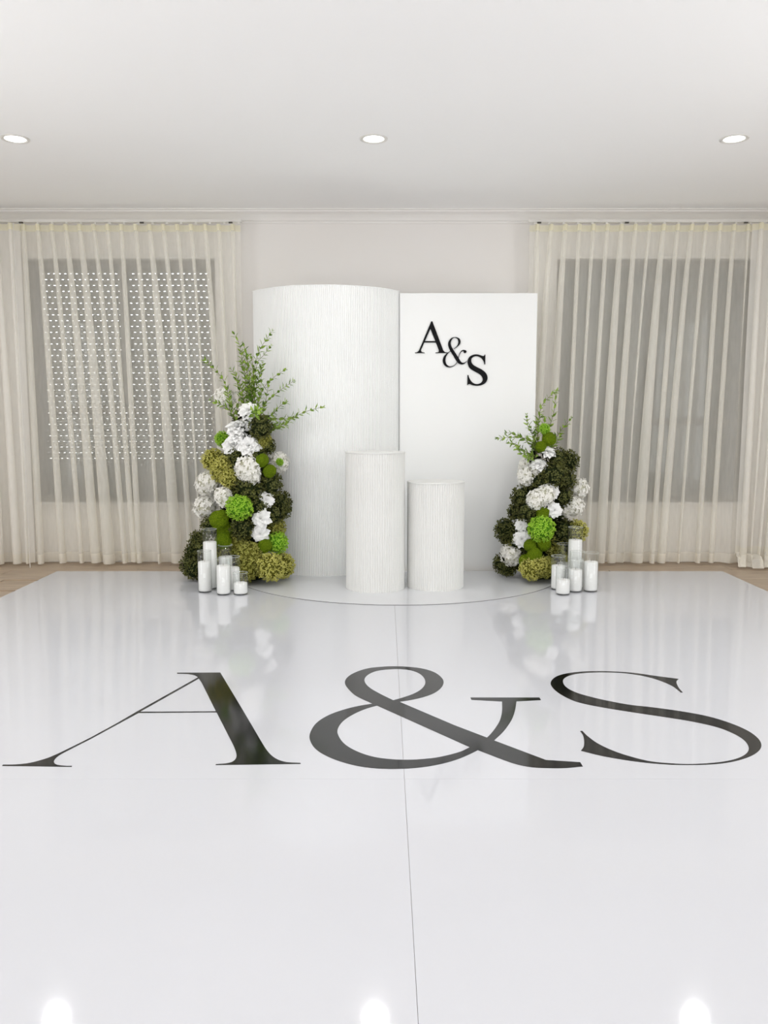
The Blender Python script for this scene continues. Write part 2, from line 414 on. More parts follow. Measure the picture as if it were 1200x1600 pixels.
curtain(-2.735, -1.075, 'sheer white voile curtain over the window with light slots, left of the flowers', 11, M['voile'], lean=0.12)
curtain(-3.70, -2.71, 'gathered sheer curtain at the far left edge beside the slotted shutter', 23, M['voile_dense'], lean=0.03, yc=6.36)
curtain(1.09, 2.765, 'sheer cream voile curtain hanging right of the flat lettered panel', 37, M['voile'], lean=-0.10)
curtain(2.735, 3.68, 'gathered sheer curtain at the far right with its hem bunched on the floor', 41, M['voile_dense'], lean=-0.12, puddle=0.20, yc=6.35, zb=0.07)

def rail(x0, x1, label):
    t = empty('curtain_track', ((x0 + x1) / 2, 6.40, 2.565)); tag(t, label, 'curtain rail')
    hw = (x1 - x0) / 2; r = MB(); r.box(-hw, hw, -0.012, 0.012, 0.012, 0.034, 0.003); r.obj('rail', M['alu'], t)
    k = -hw + 0.05; g = MB(); g.box(-0.008, 0.008, -0.005, 0.005, -0.0015, 0.012); gm = g.mesh('glider', M['alu'])
    while k < hw: share('glider', gm, t, (k, 0, 0)); k += 0.107
    g = MB(); g.box(-0.014, 0.014, -0.026, -0.012, 0.001, 0.011); bm = g.mesh('bracket', M['darkmetal'])
    for q in (0.07, 0.38, 0.72, 0.97):
        share('bracket', bm, t, (-hw + 2 * hw * (q if x0 < 0 else 1 - q), 0, 0))
rail(-3.70, -1.06, 'white curtain track below the cornice over the left window')
rail(1.075, 3.68, 'white curtain track below the cornice over the right window')
# thin pull wand hanging beside the left curtain
c = MB(); c.tube([(0, 0, 2.55), (0.002, -0.01, 1.6), (0, 0, 0.9), (0.003, 0.0, -0.011)], 0.003, 6)
o = c.obj('curtain_wand', M['alu']); o.location = (-2.715, 6.29, 0)
tag(o, 'thin white pull wand hanging in front of the left curtain', 'curtain wand')

# ------------------------------------------------------------------ dance floor with its inlaid letters
FX0, FX1, FY0, FY1 = floor_pt(88, 893).x, floor_pt(1128, 892).x, -1.2, floor_pt(600, 892.5).y
SEAM_X, SEAM_Y = 0.064, floor_pt(600, 1217).y
dance = empty('dance_floor', ((FX0 + FX1) / 2, 2.5, 0)); tag(dance, 'glossy white dance floor with giant black letters laid over the timber floor', 'dance floor')
def on_dance(o): o.parent = dance; o.matrix_parent_inverse = Matrix.Translation(-dance.location); return o
for x0, x1, gx0, gx1 in ((FX0, SEAM_X, 0, 0.0004), (SEAM_X, FX1, 0.0004, 0)):
    for y0, y1, gy0, gy1 in ((FY0, SEAM_Y, 0, 0.0004), (SEAM_Y, FY1, 0.0004, 0)):
        f = MB(); f.box(x0 + gx0, x1 - gx1, y0 + gy0, y1 - gy1, GROUND, 0, 0.0006)
        on_dance(f.obj('floor_panel', M['gloss_white']))

def smooth_poly(pts, sub=6):
    """closed outline; a point flagged 'c' is a corner, the others are passed through smoothly"""
    n = len(pts); out = []
    P = [Vector((p[0], p[1])) for p in pts]; C = [len(p) > 2 for p in pts]
    def tan(i):
        return (P[(i + 1) % n] - P[i - 1]) * 0.5
    for i in range(n):
        j = (i + 1) % n; a, b_ = P[i], P[j]; d = (b_ - a).length
        if C[i] and C[j]: out.append(a); continue
        ta = (b_ - a) if C[i] else tan(i).normalized() * d
        tb = (b_ - a) if C[j] else tan(j).normalized() * d
        for k in range(sub):
            t = k / sub; t2, t3 = t * t, t * t * t
            out.append(a * (2*t3 - 3*t2 + 1) + ta * (t3 - 2*t2 + t) + b_ * (-2*t3 + 3*t2) + tb * (t3 - t2))
    return out
def slab(name, loops, to3d, thick, m_, parent):
    """loops of outlines (first outer, then holes) -> solid sheet; thick is a vector from face to back"""
    L = [[to3d(p) for p in l] for l in loops]
    flat = [p for l in L for p in l]; tris = tessellate_polygon(L)
    n = len(flat); V = flat + [p + thick for p in flat]; F = [tuple(t) for t in tris]
    F += [tuple(i + n for i in reversed(t)) for t in tris]
    k = 0
    for l in L:
        m = len(l)
        for i in range(m): F.append((k + i, k + (i + 1) % m, k + (i + 1) % m + n, k + i + n))
        k += m
    o = mesh_obj(name, V, F, m_)
    me = o.data
    import bmesh
    bm = bmesh.new(); bm.from_mesh(me); bmesh.ops.recalc_face_normals(bm, faces=bm.faces); bm.to_mesh(me); bm.free()
    return o
c = 'c'
A_out = [(3.3,1196.6,c),(4.7,1194.6,c),(23.3,1194.4),(38.5,1193.1),(50.2,1191.1),(60.7,1188.4),(74.7,1184.1),(84,1180.3),(96.8,1174.4),(140,1153.1,c),(180,1131.3,c),(213.3,1111.9,c),(309.2,1058.2,c),(307,1056.6),(303.3,1054.9),(295,1053.3),(286,1052.7),(276.7,1052.5,c),(276.7,1051,c),(344.2,1050.7,c),(380,1110.4,c),(394.7,1135.3),(413.3,1166.7),(421.3,1177.3),(429.3,1184),(438.7,1188.4),(449.3,1190.8),(469.3,1191.8,c),(470,1193.5,c),(336.7,1195.3,c),(337.3,1193.8,c),(352,1192.7),(361.3,1190.7),(366.7,1187.3),(369.3,1182.7),(369.1,1176.7),(365.3,1166),(357.3,1150),(338.4,1113,c),(216.5,1113.9,c),(140,1155.4,c),(100.3,1175.6),(92.2,1180.3),(86.9,1184.9),(84.2,1189.6),(85.8,1193.1),(91,1195.2),(101.5,1196.4),(112.6,1196.6,c),(112,1198.1,c)]
A_hole = [(219,1111.9,c),(310.6,1060.2,c),(315,1066.7),(321.7,1080),(337.3,1111.3,c)]
E_out = [(539,1067),(542,1059),(554,1051),(574,1044.4),(598,1041.6),(618,1041),(640,1042),(662,1045),(680,1051),(691,1060),(693,1067),(689,1075),(678,1083),(662,1089),(642,1093.6),(624,1096.4,c),(710,1133,c),(760.9,1152.4,c),(766.7,1146.7),(774.3,1137),(781,1125.6),(784.3,1112),(784.5,1095.9,c),(736.6,1093.4,c),(735,1089.7,c),(842.8,1089.7,c),(845.3,1093.8,c),(806.9,1095.7,c),(805,1108.3),(801.2,1120.8),(795.4,1131.3),(785.8,1143.8),(772,1156.8,c),(852.9,1187.3,c),(906.6,1190.8,c),(910.8,1197.5,c),(881.7,1200),(852.9,1200),(831.8,1198.8),(812.7,1195.5),(793.5,1189.8),(746.5,1172,c),(734,1178.3),(713,1186.9),(690,1193.3),(660,1198.6),(630,1201),(598,1201),(566,1198),(536,1191),(510,1181),(492,1169),(484,1155),(485,1144),(494,1130),(512,1118),(536,1109),(560,1103),(582,1099.4,c),(556,1087),(544,1076)]
E_h1 = [(569.4,1063),(574,1055),(588,1048.4),(610,1045.6),(630,1045.6),(648,1049),(660,1056),(664.6,1066),(660,1075),(648,1083),(630,1089.6),(614.4,1094,c),(594,1084),(576,1073)]
E_h2 = [(589,1102.4,c),(710,1156.6,c),(734,1167.4,c),(718.8,1174.5),(690,1182),(670,1185),(640,1187),(610,1186),(582,1182),(556,1173),(537,1161),(527.6,1146),(529,1136),(538,1125),(556,1114),(574,1106.6)]
S_out = [(1060.5,1060.7,c),(1057,1064.7),(1058,1069.5),(1061.8,1076.2),(1067,1082,c),(1063.7,1082,c),(1051.3,1072.4),(1032,1063.8),(1013,1058),(988,1053.2),(965,1051),(936.3,1050.4),(911.3,1051.6),(892,1054.8),(881.6,1060),(879.7,1065.7),(884.5,1073.3),(898,1081),(917,1087.1),(945.8,1094),(984,1101.1),(1019,1105),(1070.8,1112.3),(1109.6,1120),(1143,1130.4),(1169,1142),(1184.5,1153.6),(1189.7,1164),(1185.8,1173),(1171.6,1182),(1145.7,1189.8),(1114.7,1193.9),(1076,1195.2),(1039.8,1194.2),(993.3,1189.8),(941.7,1181.3),(907.6,1173,c),(912,1166.5),(912.7,1157.5),(910.7,1148.5),(906.3,1142,c),(910,1142,c),(918.4,1150.3),(933.9,1161.4),(957.2,1172.5),(983,1181.3),(1014,1189),(1045,1192.4),(1076,1193.7),(1109.6,1192.2),(1135.4,1189),(1156,1183.3),(1167.7,1175.6),(1169.8,1167.8),(1163.8,1157.5),(1148.3,1147.2),(1122.5,1136.8),(1083.8,1127.8),(1045,1121.3),(993.3,1113.6),(941.7,1105.3),(903.7,1097.3),(884.5,1089.6),(869.2,1080),(861,1070.5),(861.5,1063.8),(869.2,1057),(884.5,1052.3),(907.5,1049.4),(936.3,1048.6),(965,1049.4),(993.8,1051.7),(1022.5,1055.7)]
LT = 0.0007
def fl3(p): return floor_pt(p.x, p.y, LT)
for nm, loops, lab in (('floor_letter', [A_out, A_hole], 'giant black serif letter A'), ('floor_ampersand', [E_out, E_h1, E_h2], 'giant black ampersand'), ('floor_letter', [S_out], 'giant black serif letter S')):
    o = on_dance(slab(nm, [smooth_poly(l) for l in loops], fl3, Vector((0, 0, -LT * 0.8)), M['gloss_black'], None)); o['label'] = lab

# ------------------------------------------------------------------ half-round base sheet, flat panel, ribbed column wall, pedestals
DISC = 0.004
pf = floor_pt(622, 946); pl = floor_pt(385, 916); pr = floor_pt(860, 917)
cxD = (pl.x + pr.x) / 2; half = (pr.x - pl.x) / 2; sag = (pl.y + pr.y) / 2 - pf.y
RD = (half * half + sag * sag) / (2 * sag); cyD = pf.y + RD
PANEL_Y = 6.13
V = []; ring = []
for k in range(97):
    a = pi + pi * k / 96; ring.append((cxD + RD * cos(a), cyD + RD * sin(a)))
ring = [(x, min(y_, FY1 - 0.004)) for x, y_ in ring]; ring += [(ring[-1][0], FY1 - 0.004), (ring[0][0], FY1 - 0.004)]
n = len(ring); V = [(x, y_, 0.0002) for x, y_ in ring] + [(x, y_, DISC - 0.0003) for x, y_ in ring] + [(cxD + (x - cxD) * 0.9992, y_ + 0.0008, DISC) for x, y_ in ring]
F = [tuple(range(2 * n, 3 * n))] + [(i, (i + 1) % n, n + (i + 1) % n, n + i) for i in range(n)] + [(n + i, n + (i + 1) % n, 2*n + (i + 1) % n, 2*n + i) for i in range(n)]
o = mesh_obj('backdrop_base', V, F, M['disc_white']); o.data.materials.append(mat('grey_sheet_edge', rgb(120, 120, 118), 0.8, 0.2, rgb(132, 132, 130), 9))
for p in o.data.polygons[1:n+1]: p.material_index = 1  # side faces of the sheet in a darker grey than its top
tag(o, 'thin white semicircular base sheet under the pedestals and backdrop', 'base')

ptl = at(624.5, 458, PANEL_Y); ptr = at(840, 458, PANEL_Y)
PZ = ptl.z; PX0, PX1 = at(624.7, 500, PANEL_Y).x, ptr.x
panel = empty('backdrop_panel', ((PX0 + PX1) / 2, PANEL_Y, GROUND)); tag(panel, 'tall flat white backdrop panel with small black A&S lettering', 'backdrop')
def on_panel(o): o.parent = panel; o.matrix_parent_inverse = Matrix.Translation(-panel.location); return o
f = MB(); f.box(PX0, PX1, PANEL_Y, PANEL_Y + 0.055, GROUND, PZ, 0.002); on_panel(f.obj('board', M['matte_white']))
f = MB(); f.box(PX0 + 0.12, PX1 - 0.12, PANEL_Y + 0.055, PANEL_Y + 0.30, GROUND, 0.05, 0.004); on_panel(f.obj('rear_foot', M['matte_white']))
def S2(pts, sc=0.116667, ox=640, oy=490): return [(ox + p[0] * sc, oy + p[1] * sc) + tuple(p[2:]) for p in pts]
a_out = S2([(290,103,c),(305,103,c),(440,462,c),(452,492),(472,513),(500,519),(524,521,c),(524,528,c),(348,528,c),(348,520,c),(376,518),(391,508),(391,490),(384,468),(352,387,c),(197,387,c),(160,472),(153,492),(160,510),(178,517),(202,520,c),(202,528,c),(72,528,c),(72,520,c),(98,517),(118,503),(133,475)])
a_hole = S2([(279,203,c),(206,368,c),(345,368,c)])
s_out = S2([(1015,548,c),(1013,680,c),(1004,680,c),(990,636),(955,592),(905,571),(860,577),(831,603),(828,645),(850,683),(900,715),(965,748),(1015,788),(1040,832),(1042,880),(1018,925),(972,955),(908,967),(850,960),(805,944),(788,947),(779,956,c),(773,956,c),(776,822,c),(787,822,c),(802,866),(832,912),(870,938),(910,943),(950,930),(975,902),(979,868),(960,832),(920,800),(860,768),(805,727),(782,682),(778,632),(802,580),(850,552),(900,546),(950,557),(985,568),(1001,562),(1008,548,c)])
def pn3(p): q = at(p.x, p.y, PANEL_Y - 0.008); return q
TH = Vector((0, 0.0075, 0))
def ribbon(path, sub=7):
    """stroke of changing width along a path -> closed outline"""
    P = [Vector(p) for p in path]; L = []
    n = len(P)
    for i in range(n - 1):
        p0, p1, p2, p3 = P[max(i-1, 0)], P[i], P[i+1], P[min(i+2, n-1)]
        for k in range(sub if i < n - 2 else sub + 1):
            t = k / sub
            L.append(0.5 * ((2*p1) + (-p0 + p2)*t + (2*p0 - 5*p1 + 4*p2 - p3)*t*t + (-p0 + 3*p1 - 3*p2 + p3)*t**3))
    l, r = [], []
    for i, q in enumerate(L):
        a_ = L[max(i-1, 0)]; b_ = L[min(i+1, len(L)-1)]; d = Vector((b_.x - a_.x, b_.y - a_.y)).normalized(); nn = Vector((-d.y, d.x)) * max(q.z, 4) / 2
        l.append((q.x + nn.x, q.y + nn.y)); r.append((q.x - nn.x, q.y - nn.y))
    return l, r
def ribbon_obj(name, paths, ball, m_):
    V = []; F = []
    for path in paths:
        l, r = ribbon(path); l = [at(*p, PANEL_Y - 0.008) for p in S2(l)]; r = [at(*p, PANEL_Y - 0.008) for p in S2(r)]
        k = len(V); m = len(l); V += l + r + [p + TH for p in l] + [p + TH for p in r]
        for i in range(m - 1):
            F += [(k+i, k+i+1, k+m+i+1, k+m+i), (k+2*m+i, k+3*m+i, k+3*m+i+1, k+2*m+i+1), (k+i, k+2*m+i, k+2*m+i+1, k+i+1), (k+m+i, k+m+i+1, k+3*m+i+1, k+3*m+i)]
        F += [(k, k+m, k+3*m, k+2*m), (k+m-1, k+3*m-1, k+4*m-1, k+2*m-1)]
    bx, by, br = ball; k = len(V); m = 20
    pts = [at(*p, PANEL_Y - 0.0082) for p in S2([(bx + br*cos(2*pi*i/m), by + br*sin(2*pi*i/m)) for i in range(m)])]
    V += pts + [p + TH for p in pts]; F += [tuple(k + i for i in range(m))] + [(k+i, k+(i+1)%m, k+m+(i+1)%m, k+m+i) for i in range(m)]
    return mesh_obj(name, V, F, m_)
o = on_panel(slab('panel_letter', [smooth_poly(a_out), smooth_poly(a_hole)], pn3, TH, M['letter_black'], None)); o['label'] = 'small black raised letter A'
o = on_panel(ribbon_obj('panel_ampersand', [
    [(592,474,5),(640,436,13),(666,392,28),(662,350,28),(635,325,14),(600,319,8),(562,338,20),(536,385,32),(538,430,38),(562,485,42),(600,545,44),(640,610,46),(668,650,40),(700,668,26),(735,662,14),(768,636,5)],
    [(545,503,5),(505,535,14),(470,585,30),(463,640,36),(485,688,30),(530,712,16),(575,706,10),(612,682,7),(636,650,5)],
    [(652,592,5),(668,548,7),(690,508,11),(720,492,14),(742,500,20)]], (742, 509, 20), M['letter_black'])); o['label'] = 'small black raised ampersand'
o = on_panel(slab('panel_letter', [smooth_poly(s_out)], pn3, TH, M['letter_black'], None)); o['label'] = 'small black raised letter S'

# ribbed, bowed column wall
cl = at(397.5, 640, 6.16); cr = at(624.5, 640, 6.16); cyf = 5.865
hc = (cr.x - cl.x) / 2; sg = 6.16 - cyf; RC = (hc*hc + sg*sg) / (2*sg); ccx = (cl.x + cr.x) / 2; ccy = cyf + RC
ang = math.asin(hc / RC); CH = at(510, 444.5, cyf).z
def fluted_arc(R, a0, a1, nr, depth, per=7):
    pts = []
    for k in range(nr):
        for j in range(per):
            t = j / per; a = a0 + (a1 - a0) * (k + t) / nr; rr_ = R - depth + depth * sqrt(max(0.0, 1 - (2*t - 1)**2))
            pts.append((rr_, a))
    pts.append((R - depth, a1)); return pts
colw = empty('curved_backdrop', (ccx, ccy, 0)); tag(colw, 'tall curved white backdrop wall with fine vertical ribs', 'backdrop')
arc = fluted_arc(RC, -pi/2 - ang, -pi/2 + ang, 96, 0.0042)
V = []; F = []; n = len(arc)
for z in (DISC, CH - 0.004):
    for r_, a in arc: V.append((r_*cos(a), r_*sin(a), z))
for z in (DISC, CH - 0.004):
    for r_, a in arc: V.append(((RC-0.030)*cos(a), (RC-0.030)*sin(a), z))
for i in range(n - 1): F += [(i, i+1, n+i+1, n+i), (2*n+i+1, 2*n+i, 3*n+i, 3*n+i+1)]
F += [(0, n, 3*n, 2*n), (n-1, 3*n-1, 4*n-1, 2*n-1)]
mesh_obj('ribbed_face', V, F, M['matte_white'], colw)
V = []; F = []; n = 49
for z, r0, r1 in ((CH - 0.004, RC - 0.032, RC + 0.001), (CH, RC - 0.032, RC + 0.001)):
    for r_ in (r0, r1):
        for k in range(n):
            a = -pi/2 - ang + 2*ang*k/(n-1); V.append((r_*cos(a), r_*sin(a), z))
for k in range(n - 1): F += [(2*n+k, 3*n+k, 3*n+k+1, 2*n+k+1), (n+k, n+k+1, 3*n+k+1, 3*n+k), (k, k+1, 2*n+k+1, 2*n+k), (k, n+k, n+k+1, k+1)]
F += [(0, 2*n, 3*n, n), (n-1, 2*n-1, 4*n-1, 3*n-1)]
mesh_obj('top_cap', V, F, M['matte_white'], colw)
f = MB(); 
for s in (-1, 1):
    x = s * (hc - 0.012); f.box(min(x, x - s*0.02), max(x, x - s*0.02), 6.16 - ccy + 0.0, 6.16 - ccy + 0.06, DISC, CH - 0.006)
f.obj('end_batten', M['matte_white'], colw)

def pedestal(pxc, ybase, wpx, H, label):
    p = floor_pt(pxc, ybase, DISC); d_ = p.y * cT + (EYE) * sT; R = wpx / FOC * d_ / 2 * 0.995; cy = p.y
    t = empty('ribbed_pedestal', (p.x, cy, DISC)); tag(t, label, 'pedestal', 'ribbed pedestals in front of the backdrop')
    fl_ = fluted_arc(R - 0.001, 0, 2*pi, 76, 0.0035, 6)[:-1]; V = []; n = len(fl_)
    for z in (0.0, 0.004, H - 0.010):
        for r_, a in fl_:
            q = 0.998 if z == 0 else 1; V.append((r_*cos(a)*q, r_*sin(a)*q, z))
    F = []
    for k in range(2):
        for i in range(n): F.append((k*n+i, k*n+(i+1)%n, (k+1)*n+(i+1)%n, (k+1)*n+i))
    F.append(tuple(range(n-1, -1, -1)))
    mesh_obj('ribbed_drum', V, F, M['ped_white'], t)
    m_ = MB(); m_.lathe([(0.0005, H - 0.010), (R - 0.006, H - 0.010), (R, H - 0.009), (R + 0.0008, H - 0.0015), (R - 0.0015, H), (0.0005, H)], 96)
    m_.obj('top_disc', M['ped_white'], t)
pedestal(586.5, 917.5, 92.5, 0.905, 'taller of the two round white ribbed pedestals, on the left')
pedestal(680, 915.5, 89, 0.708, 'shorter of the two round white ribbed pedestals, on the right')

# ------------------------------------------------------------------ candles in cylinder vases
def vase_and_candle(x0, x1, ytop, ywax, ybot, vlabel, clabel, side):
    pc = (x0 + x1) / 2; pb = floor_pt(pc, ybot); d = pb.y*cT + EYE*sT; R = (x1 - x0) / FOC * d / 2 * 0.985
    cy = pb.y + R; cx = (pc - 600) / FOC * (cy*cT + EYE*sT)
    H = at(pc, ytop, cy - R * 0.3).z; HW = at(pc, ywax, cy).z
    t = empty('glass_vase', (cx, cy, 0)); tag(t, vlabel, 'vase', 'cylinder vases %s' % side)
    g = MB(); w = 0.0025
    g.lathe([(0.0005, 0.0), (R - 0.006, 0.0), (R - 0.001, 0.003), (R, 0.010), (R, H - 0.001), (R - w/2, H), (R - w, H - 0.001), (R - w, 0.012), (R - 0.008, 0.007), (0.0005, 0.007)], 40)
    g.obj('cylinder', M['vase'], t, True)
    g = MB(); g.lathe([(R - w, H - 0.0012), (R - w, H + 0.0006), (R, H + 0.0006), (R, H - 0.0012)], 40); g.obj('rim', M['rim'], t)
    r2 = R - w - 0.0015
    k = empty('pillar_candle', (cx, cy, 0.0075)); tag(k, clabel, 'candle', 'white candles %s' % side)
    hw = HW - 0.0075
    m_ = MB(); m_.lathe([(0.0005, 0), (r2 - 0.007, 0), (r2 - 0.001, 0.004), (r2, 0.012), (r2, hw - 0.005), (r2 - 0.003, hw - 0.001), (r2 - 0.012, hw), (0.0005, hw - 0.002)], 36)
    m_.obj('wax', M['wax'], k, True)
    m_ = MB(); m_.tube([(0, 0, hw - 0.004), (0.001, 0, hw + 0.006), (0.0025, 0, hw + 0.013)], 0.0013, 5); m_.obj('wick', M['wick'], k)
M['rim'] = mat('glass_rim', rgb(205, 210, 206), 0.15, 0.6, rgb(215, 220, 216), 10)
LC = [(309.5,331.5,861,877,927,'tall', 'at the left end of the left cluster'), (318,341,827,846,922,'tallest','at the back of the left cluster'),
      (338,361.5,873,883,931,'medium','at the front middle of the left cluster'), (341.5,365,852,869,919,'slim tall','behind the middle of the left cluster'),
      (353,376,870,886,924.5,'medium','second from the right in the left cluster'), (364.5,388,895,910,931,'shortest','at the right end of the left cluster')]
RCn = [(885.5,909,824,843,916,'tallest','at the back of the right cluster'), (860,883,869,883,923,'medium','at the left end of the right cluster'),
      (868.5,891.5,850,879,912,'slim tall','at back left of the right cluster'), (886.5,910,873,889.5,926.5,'medium','at the front middle of the right cluster'),
      (889,912,862,875,921,'medium','amid the right cluster'), (910.5,934,864,877,926,'wide','at the right end of the right cluster'),
      (867.5,891,887,905,931,'shortest','at the very front of the right cluster')]
for x0, x1, a, b_, c_, sz, wh in LC:
    vase_and_candle(x0, x1, a, b_, c_, '%s clear glass cylinder vase %s' % (sz, wh), 'white pillar candle in the %s glass cylinder %s' % (sz, wh), 'beside the left flowers')
for x0, x1, a, b_, c_, sz, wh in RCn:
    vase_and_candle(x0, x1, a, b_, c_, '%s clear glass cylinder vase %s' % (sz, wh), 'white pillar candle in the %s glass cylinder %s' % (sz, wh), 'beside the right flowers')

# ------------------------------------------------------------------ blooms
def petal(mb, base, out, up, L, Wd, elev, curl, point=0.6, nu=4, nv=5, cup=0.15, rr=None):
    """one petal rising from base: out = direction it opens to, up = flower axis"""
    side = up.cross(out).normalized(); V = []; F = []
    p = Vector(base); e = elev
    prev = p.copy()
    for j in range(nv + 1):
        t = j / nv
        wd = Wd * (sin(pi * min(t * 0.62 + 0.12, 1.0)) ** 0.8) * (1 - max(0, (t - point) / (1 - point)) ** 1.6 * 0.92)
        d = out * cos(e) + up * sin(e); nrm = up * cos(e) - out * sin(e)
        for i in range(nu + 1):
            s = (i / nu - 0.5) * 2
            V.append(prev + side * s * wd / 2 + nrm * (abs(s) ** 2) * cup * wd)
        prev = prev + d * (L / nv); e -= curl / nv
    for j in range(nv):
        for i in range(nu):
            a = j * (nu + 1) + i; F.append((a, a + 1, a + nu + 2, a + nu + 1))
    mb.add(V, F)
def rose_mesh(seed):
    r = random.Random(seed); mb = MB(); up = Vector((0, 0, 1))
    for ring, (k, L, Wd, el, cu, h) in enumerate(((8, 0.97, 0.66, 8, 20, 0.0), (8, 0.88, 0.62, 27, 42, 0.06), (7, 0.74, 0.54, 44, 55, 0.11), (6, 0.60, 0.46, 60, 58, 0.15), (5, 0.47, 0.38, 72, 50, 0.19), (4, 0.36, 0.30, 81, 25, 0.22), (3, 0.30, 0.22, 88, -20, 0.26))):
        for i in range(k):
            a = 2*pi*(i + 0.5*ring) / k + r.uniform(-0.12, 0.12); out = Vector((cos(a), sin(a), 0))
            petal(mb, out * (0.05 + 0.02*(5-ring)*0.3) + up * h, out, up, L * r.uniform(0.92, 1.08), Wd, radians(el + r.uniform(-5, 5)), radians(cu * 1.15), 0.55, 4, 7, 0.14)
    return mb.mesh('white_rose', M['petal_white'], True)
def ball_mesh(name, seed, m_, florets, fsize, tilt, petals=4, rough=0.06, core=None, flat=1.0, cover=1.0, point=0.5, raised=0.25):
    r = random.Random(seed); mb = MB(); g = pi * (3 - sqrt(5))
    # inner ball keeps the head opaque
    NU, NV = 14, 8; V = []; F = []
    for j in range(NV + 1):
        th = pi * j / NV
        for i in range(NU): a = 2*pi*i/NU; V.append((0.80*sin(th)*cos(a), 0.80*sin(th)*sin(a), 0.80*cos(th)*flat))
    for j in range(NV):
        for i in range(NU): F.append((j*NU+i, (j+1)*NU+i, (j+1)*NU+(i+1)%NU, j*NU+(i+1)%NU))
    mb.add(V, F); ncore = len(F)
    for k in range(florets):
        z = 1 - 2 * (k + 0.5) / florets * cover; q = sqrt(max(0, 1 - z*z)); a = g * k + r.uniform(-0.1, 0.1)
        nrm = Vector((q*cos(a), q*sin(a), z*flat)); rad = 0.86 + r.uniform(-rough, rough)
        nn = (nrm + Vector((r.uniform(-tilt, tilt), r.uniform(-tilt, tilt), r.uniform(-tilt, tilt)))).normalized()
        u = nn.orthogonal().normalized(); w = nn.cross(u); rot = r.uniform(0, pi)
        c0 = nrm * rad
        for p_ in range(petals):
            b_ = rot + 2*pi*p_/petals; d = u*cos(b_) + w*sin(b_); s = u*(-sin(b_)) + w*cos(b_); fs = fsize * r.uniform(0.8, 1.15); lift = fsize * r.uniform(0.0, raised*2)
            V = [c0, c0 + d*fs*0.5 + s*fs*0.36 + nn*lift, c0 + d*fs*0.55 + nn*lift*0.5, c0 + d*fs*0.5 - s*fs*0.36 + nn*lift, c0 + d*fs*1.0 + nn*lift*(0.9 + tilt*0.5) , c0 + d*fs*0.86 + s*fs*0.24*point*2 + nn*lift, c0 + d*fs*0.86 - s*fs*0.24*point*2 + nn*lift]
            mb.add(V, [(0, 3, 2), (0, 2, 1), (2, 3, 6), (2, 6, 4), (2, 4, 5), (2, 5, 1)])
    me = mb.mesh(name, m_)
    if core:
        me.materials.append(core)
        for p in me.polygons[:ncore]: p.material_index = 1
    return me
def moss_mesh(seed):
    import bmesh
    bm = bmesh.new(); bmesh.ops.create_icosphere(bm, subdivisions=4, radius=0.9)
    for v in bm.verts:
        n_ = v.co.normalized(); v.co += n_ * (0.12 * noise.noise(n_ * 2.2 + Vector((seed, 0, 0))) + 0.06 * noise.noise(n_ * 9 + Vector((0, seed, 0))) + 0.035 * noise.noise(n_ * 30))
    me = bpy.data.meshes.new('moss_ball'); bm.to_mesh(me); bm.free(); me.materials.append(M['moss'])
    return me
M['core_white'] = mat('white_bloom_heart', rgb(214, 212, 200), 0.8, 0.2, rgb(170, 170, 140), 12)
M['core_lime'] = mat('lime_bloom_heart', rgb(70, 120, 16), 0.8, 0.2, rgb(90, 140, 26), 12)
M['core_olive'] = mat('olive_bloom_heart', rgb(84, 84, 24), 0.8, 0.2, rgb(100, 98, 34), 12)
KIND = {
 'rose': [('white_rose', rose_mesh(s)) for s in (1, 2, 3)],
 'hyd': [('white_hydrangea', ball_mesh('white_hydrangea', s, M['hyd_white'], 78, 0.27, 0.4, 5, 0.11, M['core_white'])) for s in (4, 5, 6)],
 'lime': [('lime_hydrangea', ball_mesh('lime_hydrangea', s, M['lime'], 170, 0.16, 0.6, 4, 0.06, M['core_lime'], raised=0.5)) for s in (7, 8)],
 'olive': [('olive_hydrangea', ball_mesh('olive_hydrangea', s, M['olive'], 190, 0.15, 0.8, 4, 0.08, M['core_olive'], raised=0.55)) for s in (9, 10)],
 'mid': [('olive_hydrangea', ball_mesh('olive_hydrangea', s, M['olive_mid'], 170, 0.16, 0.8, 4, 0.09, M['core_olive'], raised=0.55)) for s in (12, 13)],
 'dark': [('dark_green_hydrangea', ball_mesh('dark_green_hydrangea', s, M['dark'], 90, 0.22, 0.8, 4, 0.10, M['core'], raised=0.5)) for s in (15, 16)],
 'moss': [('moss_ball', moss_mesh(s)) for s in (1, 2)],
}
